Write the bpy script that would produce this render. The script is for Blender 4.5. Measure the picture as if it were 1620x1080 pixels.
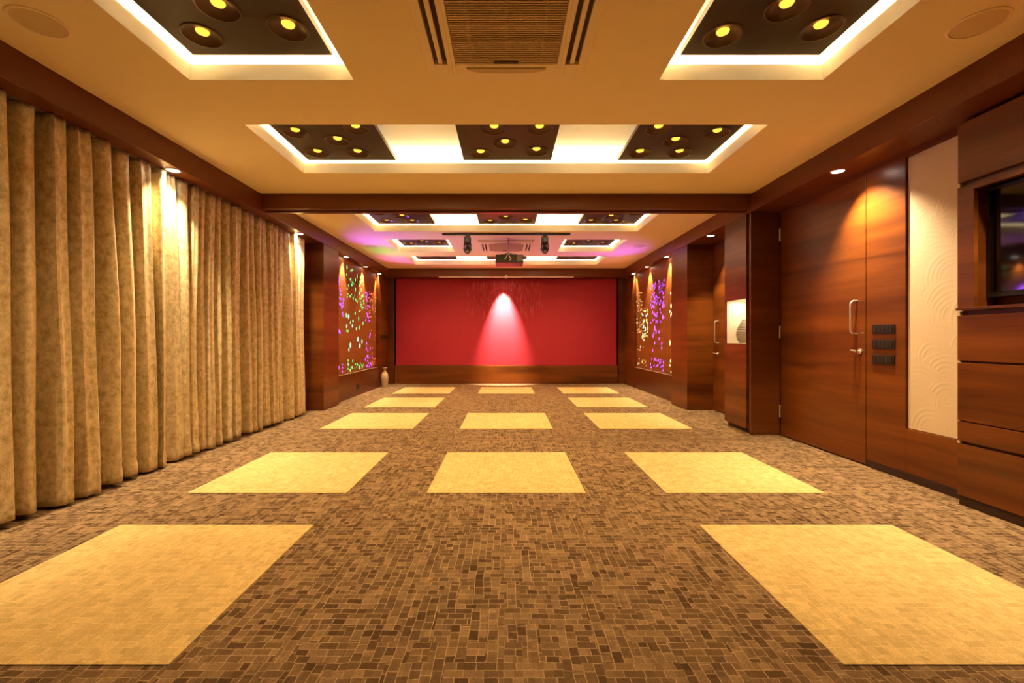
import bpy, bmesh, math, random
from mathutils import Vector, Matrix
for o in list(bpy.data.objects): bpy.data.objects.remove(o, do_unlink=True)
SC = bpy.context.scene
COL = SC.collection
PI = math.pi
EYE = 1.10                                       # camera height

# ---------------------------------------------------------------- camera
cam_d = bpy.data.cameras.new('camera')
cam = bpy.data.objects.new('camera', cam_d); COL.objects.link(cam)
cam.location = (0, 0, EYE); cam.rotation_euler = (PI/2, 0, 0)
cam_d.sensor_width = 36; cam_d.lens = 710*36/1620
cam_d.shift_x = 9/1620; cam_d.shift_y = -5/1620
cam_d.clip_start = 0.02
SC.camera = cam

# ---------------------------------------------------------------- world, exposure
wd = bpy.data.worlds.new('World'); SC.world = wd; wd.use_nodes = True
wd.node_tree.nodes['Background'].inputs[0].default_value = (0.02, 0.012, 0.008, 1)
wd.node_tree.nodes['Background'].inputs[1].default_value = 0.0
vs = SC.view_settings
vs.view_transform = 'Standard'; vs.look = 'None'; vs.gamma = 1; vs.use_curve_mapping = False
vs.exposure = 1.5
SC.cycles.max_bounces = 10; SC.cycles.diffuse_bounces = 6; SC.cycles.glossy_bounces = 4
SC.cycles.sample_clamp_indirect = 6.0
SC.cycles.caustics_reflective = False; SC.cycles.caustics_refractive = False

# light levels
LED_POWER = 24.0
LED_COLOR = (1.0, 0.83, 0.50)
BOWL_WATT = 9.2
BOWL_COLOR = (1.0, 0.66, 0.29)
DOWN_COLOR = (1.0, 0.75, 0.44)

# ---------------------------------------------------------------- materials
def new_mat(name):
    m = bpy.data.materials.new(name); m.use_nodes = True
    nt = m.node_tree; b = nt.nodes['Principled BSDF']
    return m, nt, b
def N(nt, typ, **kw):
    n = nt.nodes.new(typ)
    for k, v in kw.items():
        if k.startswith('i_'):
            n.inputs[k[2:].replace('_', ' ')].default_value = v
        else: setattr(n, k, v)
    return n
def L(nt, a, b): nt.links.new(a, b)
def rgba(c): return (c[0], c[1], c[2], 1)
def math_node(nt, op, a, b=None):
    n = nt.nodes.new('ShaderNodeMath'); n.operation = op
    for i, v in enumerate((a, b)):
        if v is None: continue
        if isinstance(v, (int, float)): n.inputs[i].default_value = v
        else: L(nt, v, n.inputs[i])
    return n.outputs[0]
def mix_node(nt, fac, c1, c2, blend='MIX'):
    n = nt.nodes.new('ShaderNodeMix'); n.data_type = 'RGBA'; n.blend_type = blend
    for idx, v in ((0, fac), (6, c1), (7, c2)):
        if isinstance(v, (int, float)): n.inputs[idx].default_value = v
        elif isinstance(v, tuple): n.inputs[idx].default_value = rgba(v)
        else: L(nt, v, n.inputs[idx])
    return n.outputs[2]
def bump(nt, b, height, strength, dist):
    bp = nt.nodes.new('ShaderNodeBump'); bp.inputs['Strength'].default_value = strength
    bp.inputs['Distance'].default_value = dist
    L(nt, height, bp.inputs['Height']); L(nt, bp.outputs[0], b.inputs['Normal'])
def plain(name, col, rough=0.5, metal=0.0, noise=0.0, spec=0.5, coat=0.0):
    m, nt, b = new_mat(name)
    b.inputs['Base Color'].default_value = rgba(col)
    b.inputs['Roughness'].default_value = rough; b.inputs['Metallic'].default_value = metal
    b.inputs['Specular IOR Level'].default_value = spec
    b.inputs['Coat Weight'].default_value = coat
    if noise:
        tc = N(nt, 'ShaderNodeTexCoord'); nz = N(nt, 'ShaderNodeTexNoise', i_Scale=6.0, i_Detail=6.0)
        L(nt, tc.outputs['Object'], nz.inputs['Vector'])
        c2 = tuple(x*(1-noise) for x in col)
        L(nt, mix_node(nt, nz.outputs[0], col, c2), b.inputs['Base Color'])
    return m
def emit(name, col, strength, base=(0.02, 0.02, 0.02)):
    m, nt, b = new_mat(name)
    b.inputs['Base Color'].default_value = rgba(base)
    b.inputs['Emission Color'].default_value = rgba(col)
    b.inputs['Emission Strength'].default_value = strength
    return m
def wood(name, dark, light, along='xy', rough=0.32, contrast=1.2):
    m, nt, b = new_mat(name)
    g = N(nt, 'ShaderNodeNewGeometry'); oi = N(nt, 'ShaderNodeObjectInfo')
    sp = N(nt, 'ShaderNodeSeparateXYZ'); L(nt, g.outputs['Position'], sp.inputs[0])
    if along == 'xy':
        u = math_node(nt, 'ADD', sp.outputs[0], sp.outputs[1]); v = sp.outputs[2]
    elif along == 'y':
        u = sp.outputs[1]; v = math_node(nt, 'ADD', sp.outputs[2], sp.outputs[0])
    else:
        u = sp.outputs[0]; v = math_node(nt, 'ADD', sp.outputs[2], sp.outputs[1])
    off = math_node(nt, 'MULTIPLY', oi.outputs['Random'], 37.0)
    def vec(su, sv):
        c = nt.nodes.new('ShaderNodeCombineXYZ')
        L(nt, math_node(nt, 'MULTIPLY', u, su), c.inputs[0]); L(nt, math_node(nt, 'MULTIPLY', v, sv), c.inputs[1]); L(nt, off, c.inputs[2])
        return c.outputs[0]
    n1 = N(nt, 'ShaderNodeTexNoise', i_Scale=1.0, i_Detail=5.0, i_Roughness=0.6, i_Distortion=0.4); L(nt, vec(0.45, 5.5), n1.inputs['Vector'])
    n2 = N(nt, 'ShaderNodeTexNoise', i_Scale=1.0, i_Detail=4.0, i_Roughness=0.7); L(nt, vec(1.8, 95.0), n2.inputs['Vector'])
    n3 = N(nt, 'ShaderNodeTexNoise', i_Scale=1.0, i_Detail=2.0); L(nt, vec(0.9, 22.0), n3.inputs['Vector'])
    r1 = N(nt, 'ShaderNodeValToRGB'); r1.color_ramp.elements[0].position = 0.5-0.22/contrast; r1.color_ramp.elements[1].position = 0.5+0.22/contrast
    r1.color_ramp.elements[0].color = rgba(dark); r1.color_ramp.elements[1].color = rgba(light)
    L(nt, n1.outputs[0], r1.inputs[0])
    c = mix_node(nt, math_node(nt, 'MULTIPLY', n3.outputs[0], 0.35), r1.outputs[0], tuple((d+l)*0.42 for d, l in zip(dark, light)))
    c = mix_node(nt, math_node(nt, 'MULTIPLY', n2.outputs[0], 0.45), c, tuple(d*0.55 for d in dark))
    L(nt, c, b.inputs['Base Color'])
    b.inputs['Roughness'].default_value = rough; b.inputs['Specular IOR Level'].default_value = 0.35
    bump(nt, b, n2.outputs[0], 0.08, 0.002)
    return m
def carpet(name, dark, light, line, line_amt=1.0, softness=0.0):
    """mosaic carpet: small blocks lying both ways, thin lighter lines between them"""
    m, nt, b = new_mat(name)
    g = N(nt, 'ShaderNodeNewGeometry')
    nzd = N(nt, 'ShaderNodeTexNoise', i_Scale=9.0, i_Detail=2.0); L(nt, g.outputs['Position'], nzd.inputs['Vector'])
    vm = nt.nodes.new('ShaderNodeVectorMath'); vm.operation = 'SCALE'; L(nt, nzd.outputs['Color'], vm.inputs[0]); vm.inputs['Scale'].default_value = 0.016
    va = nt.nodes.new('ShaderNodeVectorMath'); va.operation = 'ADD'; L(nt, g.outputs['Position'], va.inputs[0]); L(nt, vm.outputs[0], va.inputs[1])
    def bricks(rot, w, h, offs):
        mp = nt.nodes.new('ShaderNodeMapping'); mp.inputs['Rotation'].default_value = (0, 0, rot); mp.inputs['Location'].default_value = (offs, offs*1.7, 0)
        L(nt, va.outputs[0], mp.inputs[0])
        br = nt.nodes.new('ShaderNodeTexBrick'); br.offset = 0.37; br.offset_frequency = 2; br.squash = 0.72; br.squash_frequency = 3
        L(nt, mp.outputs[0], br.inputs['Vector'])
        br.inputs['Color1'].default_value = rgba(dark); br.inputs['Color2'].default_value = rgba(light); br.inputs['Mortar'].default_value = rgba(line)
        br.inputs['Scale'].default_value = 1.0; br.inputs['Mortar Size'].default_value = 0.0018*line_amt; br.inputs['Mortar Smooth'].default_value = 0.3
        br.inputs['Bias'].default_value = 0.0
        br.inputs['Brick Width'].default_value = w; br.inputs['Row Height'].default_value = h
        return br
    b1 = bricks(0.0, 0.066, 0.034, 0.0); b2 = bricks(PI/2, 0.058, 0.036, 0.31)
    sn = nt.nodes.new('ShaderNodeVectorMath'); sn.operation = 'SNAP'; L(nt, va.outputs[0], sn.inputs[0]); sn.inputs[1].default_value = (0.066, 0.102, 1.0)
    wn = N(nt, 'ShaderNodeTexWhiteNoise'); L(nt, sn.outputs[0], wn.inputs['Vector'])
    sn2 = nt.nodes.new('ShaderNodeVectorMath'); sn2.operation = 'SNAP'; L(nt, va.outputs[0], sn2.inputs[0]); sn2.inputs[1].default_value = (0.033, 0.034, 1.0)
    wn2 = N(nt, 'ShaderNodeTexWhiteNoise'); L(nt, sn2.outputs[0], wn2.inputs['Vector'])
    sel = math_node(nt, 'GREATER_THAN', wn.outputs[0], 0.5)
    c = mix_node(nt, sel, b1.outputs['Color'], b2.outputs['Color'])
    fac = nt.nodes.new('ShaderNodeMix'); L(nt, sel, fac.inputs[0]); L(nt, b1.outputs['Fac'], fac.inputs[2]); L(nt, b2.outputs['Fac'], fac.inputs[3])
    pile = N(nt, 'ShaderNodeTexNoise', i_Scale=150.0, i_Detail=3.0, i_Roughness=0.8); L(nt, g.outputs['Position'], pile.inputs['Vector'])
    big = N(nt, 'ShaderNodeTexNoise', i_Scale=1.3, i_Detail=3.0); L(nt, g.outputs['Position'], big.inputs['Vector'])
    pr = N(nt, 'ShaderNodeMapRange'); L(nt, pile.outputs[0], pr.inputs[0]); pr.inputs[1].default_value = 0.25; pr.inputs[2].default_value = 0.75
    pr.inputs[3].default_value = 0.52 + softness*1.5; pr.inputs[4].default_value = 1.40 - softness
    bg = N(nt, 'ShaderNodeMapRange'); L(nt, big.outputs[0], bg.inputs[0]); bg.inputs[3].default_value = 0.86; bg.inputs[4].default_value = 1.14
    tone = N(nt, 'ShaderNodeMapRange'); L(nt, wn2.outputs[0], tone.inputs[0]); tone.inputs[3].default_value = 0.80 + softness*0.6; tone.inputs[4].default_value = 1.16 - softness*0.5
    mul = math_node(nt, 'MULTIPLY', math_node(nt, 'MULTIPLY', pr.outputs[0], bg.outputs[0]), tone.outputs[0])
    vmul = nt.nodes.new('ShaderNodeVectorMath'); vmul.operation = 'SCALE'; L(nt, c, vmul.inputs[0]); L(nt, mul, vmul.inputs['Scale'])
    L(nt, vmul.outputs[0], b.inputs['Base Color'])
    b.inputs['Roughness'].default_value = 0.95; b.inputs['Specular IOR Level'].default_value = 0.1
    hsum = math_node(nt, 'ADD', math_node(nt, 'MULTIPLY', pile.outputs[0], 0.6), fac.outputs[0])
    bump(nt, b, hsum, 0.35, 0.004)
    return m
def velvet(name):
    m, nt, b = new_mat(name)
    g = N(nt, 'ShaderNodeNewGeometry')
    def nz(scale, stretch, detail=4.0, rough=0.6):
        mp = nt.nodes.new('ShaderNodeMapping'); mp.inputs['Scale'].default_value = stretch; L(nt, g.outputs['Position'], mp.inputs[0])
        n = N(nt, 'ShaderNodeTexNoise', i_Scale=scale, i_Detail=detail, i_Roughness=rough); L(nt, mp.outputs[0], n.inputs['Vector']); return n.outputs[0]
    crush = nz(26.0, (1, 1, 0.75), 5.0, 0.72); fleck = nz(120.0, (1, 1, 0.8), 2.0, 0.6)
    big = nz(2.2, (1, 1, 0.6), 3.0)
    r = N(nt, 'ShaderNodeValToRGB'); L(nt, crush, r.inputs[0])
    r.color_ramp.elements[0].position = 0.36; r.color_ramp.elements[0].color = rgba((0.44, 0.325, 0.145))
    r.color_ramp.elements[1].position = 0.64; r.color_ramp.elements[1].color = rgba((0.86, 0.72, 0.44))
    c = mix_node(nt, math_node(nt, 'MULTIPLY', math_node(nt, 'GREATER_THAN', math_node(nt, 'MULTIPLY', fleck, crush), 0.34), 0.3), r.outputs[0], (0.45, 0.29, 0.12))
    c = mix_node(nt, math_node(nt, 'MULTIPLY', big, 0.3), c, (0.57, 0.42, 0.20))
    L(nt, c, b.inputs['Base Color'])
    b.inputs['Roughness'].default_value = 0.5; b.inputs['Specular IOR Level'].default_value = 0.45
    b.inputs['Metallic'].default_value = 0.35; b.inputs['Sheen Weight'].default_value = 0.12; b.inputs['Sheen Roughness'].default_value = 0.4
    b.inputs['Sheen Tint'].default_value = (1, 0.85, 0.55, 1)
    rr = N(nt, 'ShaderNodeMapRange'); L(nt, crush, rr.inputs[0]); rr.inputs[1].default_value = 0.3; rr.inputs[2].default_value = 0.7; rr.inputs[3].default_value = 0.62; rr.inputs[4].default_value = 0.36
    L(nt, rr.outputs[0], b.inputs['Roughness'])
    bump(nt, b, math_node(nt, 'ADD', crush, math_node(nt, 'MULTIPLY', fleck, 0.4)), 0.35, 0.012)
    return m
def red_fabric(name):
    m, nt, b = new_mat(name)
    g = N(nt, 'ShaderNodeNewGeometry')
    sp = N(nt, 'ShaderNodeSeparateXYZ'); L(nt, g.outputs['Position'], sp.inputs[0])
    mp = nt.nodes.new('ShaderNodeMapping'); mp.inputs['Scale'].default_value = (36, 1, 7.0); L(nt, g.outputs['Position'], mp.inputs[0])
    st = N(nt, 'ShaderNodeTexNoise', i_Scale=1.0, i_Detail=3.0, i_Distortion=0.8); L(nt, mp.outputs[0], st.inputs['Vector'])
    sharp = N(nt, 'ShaderNodeMapRange'); L(nt, st.outputs[0], sharp.inputs[0]); sharp.inputs[1].default_value = 0.42; sharp.inputs[2].default_value = 0.6
    mp2 = nt.nodes.new('ShaderNodeMapping'); mp2.inputs['Scale'].default_value = (9.2, 0, 0); L(nt, g.outputs['Position'], mp2.inputs[0])
    n2 = N(nt, 'ShaderNodeTexNoise', i_Scale=1.0, i_Detail=2.0); L(nt, mp2.outputs[0], n2.inputs['Vector'])
    c = mix_node(nt, n2.outputs[0], (0.405, 0.022, 0.044), (0.465, 0.029, 0.053))
    L(nt, c, b.inputs['Base Color'])
    b.inputs['Roughness'].default_value = 0.55; b.inputs['Specular IOR Level'].default_value = 0.3
    # raised streaks only on the motif in the upper middle of the panel
    ax = math_node(nt, 'ABSOLUTE', math_node(nt, 'ADD', sp.outputs[0], 0.05))
    mx = N(nt, 'ShaderNodeMapRange'); L(nt, ax, mx.inputs[0]); mx.inputs[1].default_value = 0.75; mx.inputs[2].default_value = 1.0; mx.inputs[3].default_value = 1; mx.inputs[4].default_value = 0
    mz = N(nt, 'ShaderNodeMapRange'); L(nt, sp.outputs[2], mz.inputs[0]); mz.inputs[1].default_value = 1.55; mz.inputs[2].default_value = 1.95
    h = math_node(nt, 'MULTIPLY', math_node(nt, 'MULTIPLY', mx.outputs[0], mz.outputs[0]), sharp.outputs[0])
    h = math_node(nt, 'ADD', h, math_node(nt, 'MULTIPLY', n2.outputs[0], 0.25))
    bump(nt, b, h, 0.45, 0.012)
    return m

M = {}
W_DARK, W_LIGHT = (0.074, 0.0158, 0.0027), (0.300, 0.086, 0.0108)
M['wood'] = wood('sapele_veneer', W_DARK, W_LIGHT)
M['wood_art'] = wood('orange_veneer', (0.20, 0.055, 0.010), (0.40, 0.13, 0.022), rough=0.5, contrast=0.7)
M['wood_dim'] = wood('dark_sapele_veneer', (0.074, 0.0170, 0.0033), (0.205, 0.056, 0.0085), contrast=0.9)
M['wood_y'] = wood('soffit_veneer_lengthwise', (0.12, 0.030, 0.0065), (0.215, 0.062, 0.012), 'y', 0.35, 0.7)
M['wood_x'] = wood('soffit_veneer_crosswise', (0.12, 0.030, 0.0065), (0.215, 0.062, 0.012), 'x', 0.35, 0.7)
M['groove'] = plain('groove_shadow_gap', (0.03, 0.009, 0.004), 0.6)
M['ceiling'] = plain('ceiling_paint', (0.93, 0.78, 0.48), 0.9, noise=0.03, spec=0.1)
M['wall'] = plain('cream_wall_paint', (0.55, 0.40, 0.24), 0.9, noise=0.05, spec=0.1)
M['carpet'] = carpet('brown_mosaic_carpet', (0.095, 0.054, 0.027), (0.285, 0.183, 0.098), (0.43, 0.305, 0.175))
M['yellow'] = carpet('yellow_mosaic_carpet', (0.60, 0.430, 0.180), (0.72, 0.53, 0.232), (0.81, 0.635, 0.32), 0.8, 0.17)
M['velvet'] = velvet('crushed_gold_velvet')
M['red'] = red_fabric('red_panel_fabric')
M['cove'] = plain('cove_white_paint', (0.86, 0.78, 0.64), 0.9, spec=0.1)
M['red_streak'] = plain('pale_red_streaks', (0.62, 0.10, 0.10), 0.35)
M['panel'] = plain('dark_brown_panel', (0.040, 0.0185, 0.008), 0.42, spec=0.4, noise=0.15)
M['bowl'] = plain('bronze_bowl', (0.075, 0.034, 0.014), 0.35, 0.3)
M['led'] = emit('led_strip_glow', LED_COLOR, LED_POWER)
M['lamp_yellow'] = emit('lamp_glow_yellow', (1.0, 0.40, 0.035), 0.95)
M['lamp_white'] = emit('downlight_glow', (1.0, 0.86, 0.70), 12.0)
M['chrome'] = plain('satin_steel', (0.88, 0.82, 0.72), 0.38, 1.0)
M['black'] = plain('matt_black', (0.015, 0.013, 0.012), 0.45)
M['black_gloss'] = plain('glossy_black_glass', (0.003, 0.002, 0.003), 0.05, spec=0.7)
M['switch'] = plain('dark_switch_plastic', (0.02, 0.016, 0.015), 0.3)
M['ac_white'] = plain('cream_plastic', (0.90, 0.76, 0.52), 0.5, spec=0.3)
M['ac_slot'] = plain('vent_shadow', (0.05, 0.022, 0.008), 0.7)
M['ac_grille'] = plain('grille_tan_plastic', (0.60, 0.45, 0.25), 0.6)
M['relief'] = plain('cream_relief_plaster', (0.70, 0.57, 0.41), 0.7, spec=0.2)
M['niche'] = plain('white_niche_laminate', (0.85, 0.78, 0.66), 0.6)
M['vase_white'] = plain('grey_ribbed_ceramic', (0.34, 0.30, 0.25), 0.6)
M['vase_tan'] = plain('tan_ceramic', (0.62, 0.47, 0.28), 0.3, noise=0.2)
M['metal_strip'] = plain('brushed_brass_strip', (0.62, 0.50, 0.33), 0.35, 0.9)
M['speaker'] = plain('tan_speaker_grille', (0.68, 0.52, 0.31), 0.8)
M['screen_white'] = plain('white_aluminium', (0.8, 0.72, 0.62), 0.4)
M['projector'] = plain('dark_projector_case', (0.030, 0.022, 0.02), 0.5, spec=0.5)
M['grey'] = plain('grey_metal', (0.30, 0.28, 0.26), 0.4, 0.6)
M['lens'] = plain('lens_glass', (0.25, 0.25, 0.22), 0.05, spec=0.8)
ART = {'purple': emit('purple_led_glow', (0.25, 0.06, 1.0), 1.7), 'violet': emit('violet_led_glow', (0.52, 0.06, 0.95), 1.4),
       'green': emit('green_led_glow', (0.07, 0.75, 0.16), 1.1), 'mint': emit('mint_led_glow', (0.25, 0.95, 0.55), 1.1),
       'red': emit('red_led_glow', (1.0, 0.13, 0.03), 1.0), 'amber': emit('amber_led_glow', (0.95, 0.55, 0.16), 0.8),
       'lime': emit('lime_led_glow', (0.80, 0.95, 0.32), 0.85)}

# ---------------------------------------------------------------- mesh helpers
class MB:
    def __init__(self): self.v = []; self.f = []; self.smooth = False
    def add(self, verts, faces):
        n = len(self.v); self.v += [tuple(p) for p in verts]; self.f += [tuple(n+i for i in f) for f in faces]; return self
    def box(self, x0, x1, y0, y1, z0, z1):
        x0, x1 = sorted((x0, x1)); y0, y1 = sorted((y0, y1)); z0, z1 = sorted((z0, z1))
        return self.add([(x0,y0,z0),(x1,y0,z0),(x1,y1,z0),(x0,y1,z0),(x0,y0,z1),(x1,y0,z1),(x1,y1,z1),(x0,y1,z1)],
                        [(0,3,2,1),(4,5,6,7),(0,1,5,4),(1,2,6,5),(2,3,7,6),(3,0,4,7)])
    def quad(self, a, b, c, d): return self.add([a, b, c, d], [(0, 1, 2, 3)])
    def lathe(self, prof, c=(0,0,0), seg=32, close=False):
        """prof: list of (radius, z)"""
        vs, fs = [], []
        for r, z in prof:
            for k in range(seg):
                a = 2*PI*k/seg; vs.append((c[0]+r*math.cos(a), c[1]+r*math.sin(a), c[2]+z))
        for i in range(len(prof)-1):
            for k in range(seg):
                k2 = (k+1) % seg
                fs.append((i*seg+k, i*seg+k2, (i+1)*seg+k2, (i+1)*seg+k))
        if close:
            fs.append(tuple(range(seg-1, -1, -1))); fs.append(tuple((len(prof)-1)*seg+k for k in range(seg)))
        return self.add(vs, fs)
    def cyl(self, p0, p1, r, seg=16, r1=None):
        return self.tube([p0, p1], [r, r if r1 is None else r1], seg)
    def tube(self, pts, r, seg=12):
        pts = [Vector(p) for p in pts]; rs = r if isinstance(r, (list, tuple)) else [r]*len(pts)
        vs, fs = [], []; prev = None
        for i, p in enumerate(pts):
            t = (pts[min(i+1, len(pts)-1)] - pts[max(i-1, 0)]).normalized()
            if prev is None:
                up = Vector((0, 0, 1)) if abs(t.z) < 0.9 else Vector((1, 0, 0)); a = t.cross(up).normalized()
            else: a = (prev - t*prev.dot(t)).normalized()
            prev = a; bb = t.cross(a)
            for k in range(seg):
                th = 2*PI*k/seg; vs.append(p + (a*math.cos(th) + bb*math.sin(th))*rs[i])
        for i in range(len(pts)-1):
            for k in range(seg):
                k2 = (k+1) % seg; fs.append((i*seg+k, i*seg+k2, (i+1)*seg+k2, (i+1)*seg+k))
        fs.append(tuple(range(seg-1, -1, -1))); fs.append(tuple((len(pts)-1)*seg+k for k in range(seg)))
        return self.add(vs, fs)
    def build(self, name, mat, parent=None, bevel=0.0, smooth=False, fix=True):
        me = bpy.data.meshes.new(name); me.from_pydata(self.v, [], self.f); me.update()
        if fix:
            bm = bmesh.new(); bm.from_mesh(me); bmesh.ops.recalc_face_normals(bm, faces=bm.faces); bm.to_mesh(me); bm.free()
        o = bpy.data.objects.new(name, me); COL.objects.link(o)
        if mat: me.materials.append(mat)
        if smooth:
            for p in me.polygons: p.use_smooth = True
            try: me.set_sharp_from_angle(angle=math.radians(40))
            except Exception: pass
        if bevel:
            b = o.modifiers.new('bevel', 'BEVEL'); b.width = bevel; b.segments = 2; b.limit_method = 'ANGLE'
        if parent: o.parent = parent
        return o
def tag(o, label, cat, group=None, kind=None):
    o['label'] = label; o['category'] = cat
    if group: o['group'] = group
    if kind: o['kind'] = kind
    return o
def thing(name, label, cat, loc=(0,0,0), group=None, rz=0.0):
    o = bpy.data.objects.new(name, None); COL.objects.link(o); o.location = loc; o.rotation_euler = (0, 0, rz); o.empty_display_size = 0.1
    return tag(o, label, cat, group)
def struct(o, label=None, cat=None):
    o['kind'] = 'structure'
    if label: o['label'] = label
    if cat: o['category'] = cat
    return o
def copy_thing(root, loc, rz, label, group=None):
    r = root.copy(); COL.objects.link(r); r.location = loc; r.rotation_euler = (0, 0, rz); r['label'] = label
    if group: r['group'] = group
    for ch in list(root.children):
        c = ch.copy(); COL.objects.link(c); c.parent = r
        for g in list(ch.children):
            d = g.copy(); COL.objects.link(d); d.parent = c
    return r
def spot(name, loc, target, watt, col, angle, blend, rad, parent=None):
    l = bpy.data.lights.new(name, 'SPOT'); l.energy = watt; l.color = col; l.spot_size = math.radians(angle); l.spot_blend = blend; l.shadow_soft_size = rad
    o = bpy.data.objects.new(name, l); COL.objects.link(o); o.location = loc
    d = Vector(target) - Vector(loc); o.rotation_euler = d.to_track_quat('-Z', 'Y').to_euler()
    if parent: o.parent = parent
    return o

# ---------------------------------------------------------------- room dimensions (metres)
CEIL = 2.74; LIP = 2.84; TOPZ = 2.97; SOF = 2.54
FX = 2.78                     # soffit fascia, both sides
RW = 3.10                     # right wall face, near half
Y0, Y1 = -2.4, 11.0           # room ends
BEAM0, BEAM1 = 5.10, 5.25

# ---------------------------------------------------------------- floor
struct(MB().box(-3.5, 3.6, Y0-0.2, Y1+0.2, -0.1, 0).build('floor', M['carpet']), 'brown mosaic carpet floor of the hall', 'floor')

# ---------------------------------------------------------------- ceiling with recessed coves
COVES = [(-2.01, -0.97, 1.80, 2.85), (0.97, 2.01, 1.80, 2.85), (-2.01, 2.01, 3.445, 4.46), (-2.01, 2.01, 5.87, 6.89),
         (-2.01, -0.97, 7.46, 8.50), (0.97, 2.01, 7.46, 8.50), (-2.01, 2.01, 8.99, 9.99)]
def build_ceiling():
    m = MB()
    xs = sorted({-3.4, 3.4} | {c[0] for c in COVES} | {c[1] for c in COVES})
    ys = sorted({Y0-0.2, Y1+0.2} | {c[2] for c in COVES} | {c[3] for c in COVES})
    for i in range(len(xs)-1):
        for j in range(len(ys)-1):
            cx, cy = (xs[i]+xs[i+1])/2, (ys[j]+ys[j+1])/2
            if any(c[0] < cx < c[1] and c[2] < cy < c[3] for c in COVES): continue
            m.quad((xs[i], ys[j], CEIL), (xs[i], ys[j+1], CEIL), (xs[i+1], ys[j+1], CEIL), (xs[i+1], ys[j], CEIL))
    E = 0.10
    for a, b, c, d in COVES:
        lo = [(a, c), (b, c), (b, d), (a, d)]; ou = [(a-E, c-E), (b+E, c-E), (b+E, d+E), (a-E, d+E)]
        for k in range(4):
            p, q = lo[k], lo[(k+1) % 4]; r, s = ou[k], ou[(k+1) % 4]
            m.quad((*p, CEIL), (*q, CEIL), (*q, LIP), (*p, LIP))
            m.quad((*p, LIP), (*q, LIP), (*s, LIP), (*r, LIP))
            m.quad((*r, LIP), (*s, LIP), (*s, TOPZ), (*r, TOPZ))
        m.quad(*[(*p, TOPZ) for p in ou])
    o = m.build('ceiling', M['ceiling'], fix=False); o.data.materials.append(M['cove'])
    for p in o.data.polygons:
        if max(o.data.vertices[i].co.z for i in p.vertices) > CEIL+0.01: p.material_index = 1
    return o
struct(build_ceiling(), 'tan painted ceiling with recessed lit coves', 'ceiling')
struct(MB().box(-3.6, 3.6, Y0-0.3, Y1+0.3, 3.02, 3.1).build('ceiling_slab', M['wall']))

# ---------------------------------------------------------------- walls and wooden trim
struct(MB().box(-3.35, -3.2, Y0, 6.83, 0, 3.0).build('wall_left', M['wall']))
struct(MB().box(-3.5, 3.6, Y0-0.15, Y0, 0, 3.0).build('wall_front', M['wood_dim']))
struct(MB().box(3.38, 3.5, Y0, 5.10, 0, 3.0).build('wall_right', M['wall']))
struct(MB().box(-3.5, 3.5, 11.05, 11.2, 0, 3.0).build('wall_back', M['wood_dim']))
# soffits: a lowered wooden band along both long walls and the back wall
struct(MB().box(-3.2, -FX, Y0, 11.05, SOF, CEIL+0.02).build('trim_1', M['wood_y'], bevel=0.004), 'lowered wooden soffit running above the gold curtains', 'soffit')
struct(MB().box(FX, 3.38, Y0, 11.05, SOF, CEIL+0.02).build('trim_2', M['wood_y'], bevel=0.004), 'lowered wooden soffit running above the wooden doors', 'soffit')
struct(MB().box(-FX, FX, 10.52, 11.05, SOF+0.01, CEIL+0.02).build('trim_3', M['wood_x'], bevel=0.004), 'wooden bulkhead above the red wall panel', 'soffit')
bm_ = MB().box(-FX, FX, BEAM0, BEAM1, 2.575, CEIL+0.02).box(-FX, FX, BEAM1-0.05, BEAM1, 2.555, 2.58)
struct(bm_.build('trim_4', M['wood_x']), 'wooden beam crossing the ceiling between both halves of the hall', 'beam')

# right wall, near half
t = MB().box(RW, RW+0.06, 3.485, 3.865, 0.06, SOF).box(RW, RW+0.06, 3.0, 3.485, 0.06, 0.40).box(RW, RW+0.06, 3.0, 3.485, 2.505, SOF)
t.box(RW, RW+0.06, 3.865, 5.10, 2.515, SOF)
struct(t.build('trim_5', M['wood'], bevel=0.002), 'glossy sapele wall panelling around the cream relief', 'wall panelling')
struct(MB().box(RW+0.07, RW+0.20, 2.95, 5.10, 0.0, SOF).build('trim_6', M['groove']))
struct(MB().box(RW-0.004, RW+0.05, 3.0, 3.865, 0.0, 0.058).build('baseboard_right', M['groove']))

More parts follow.
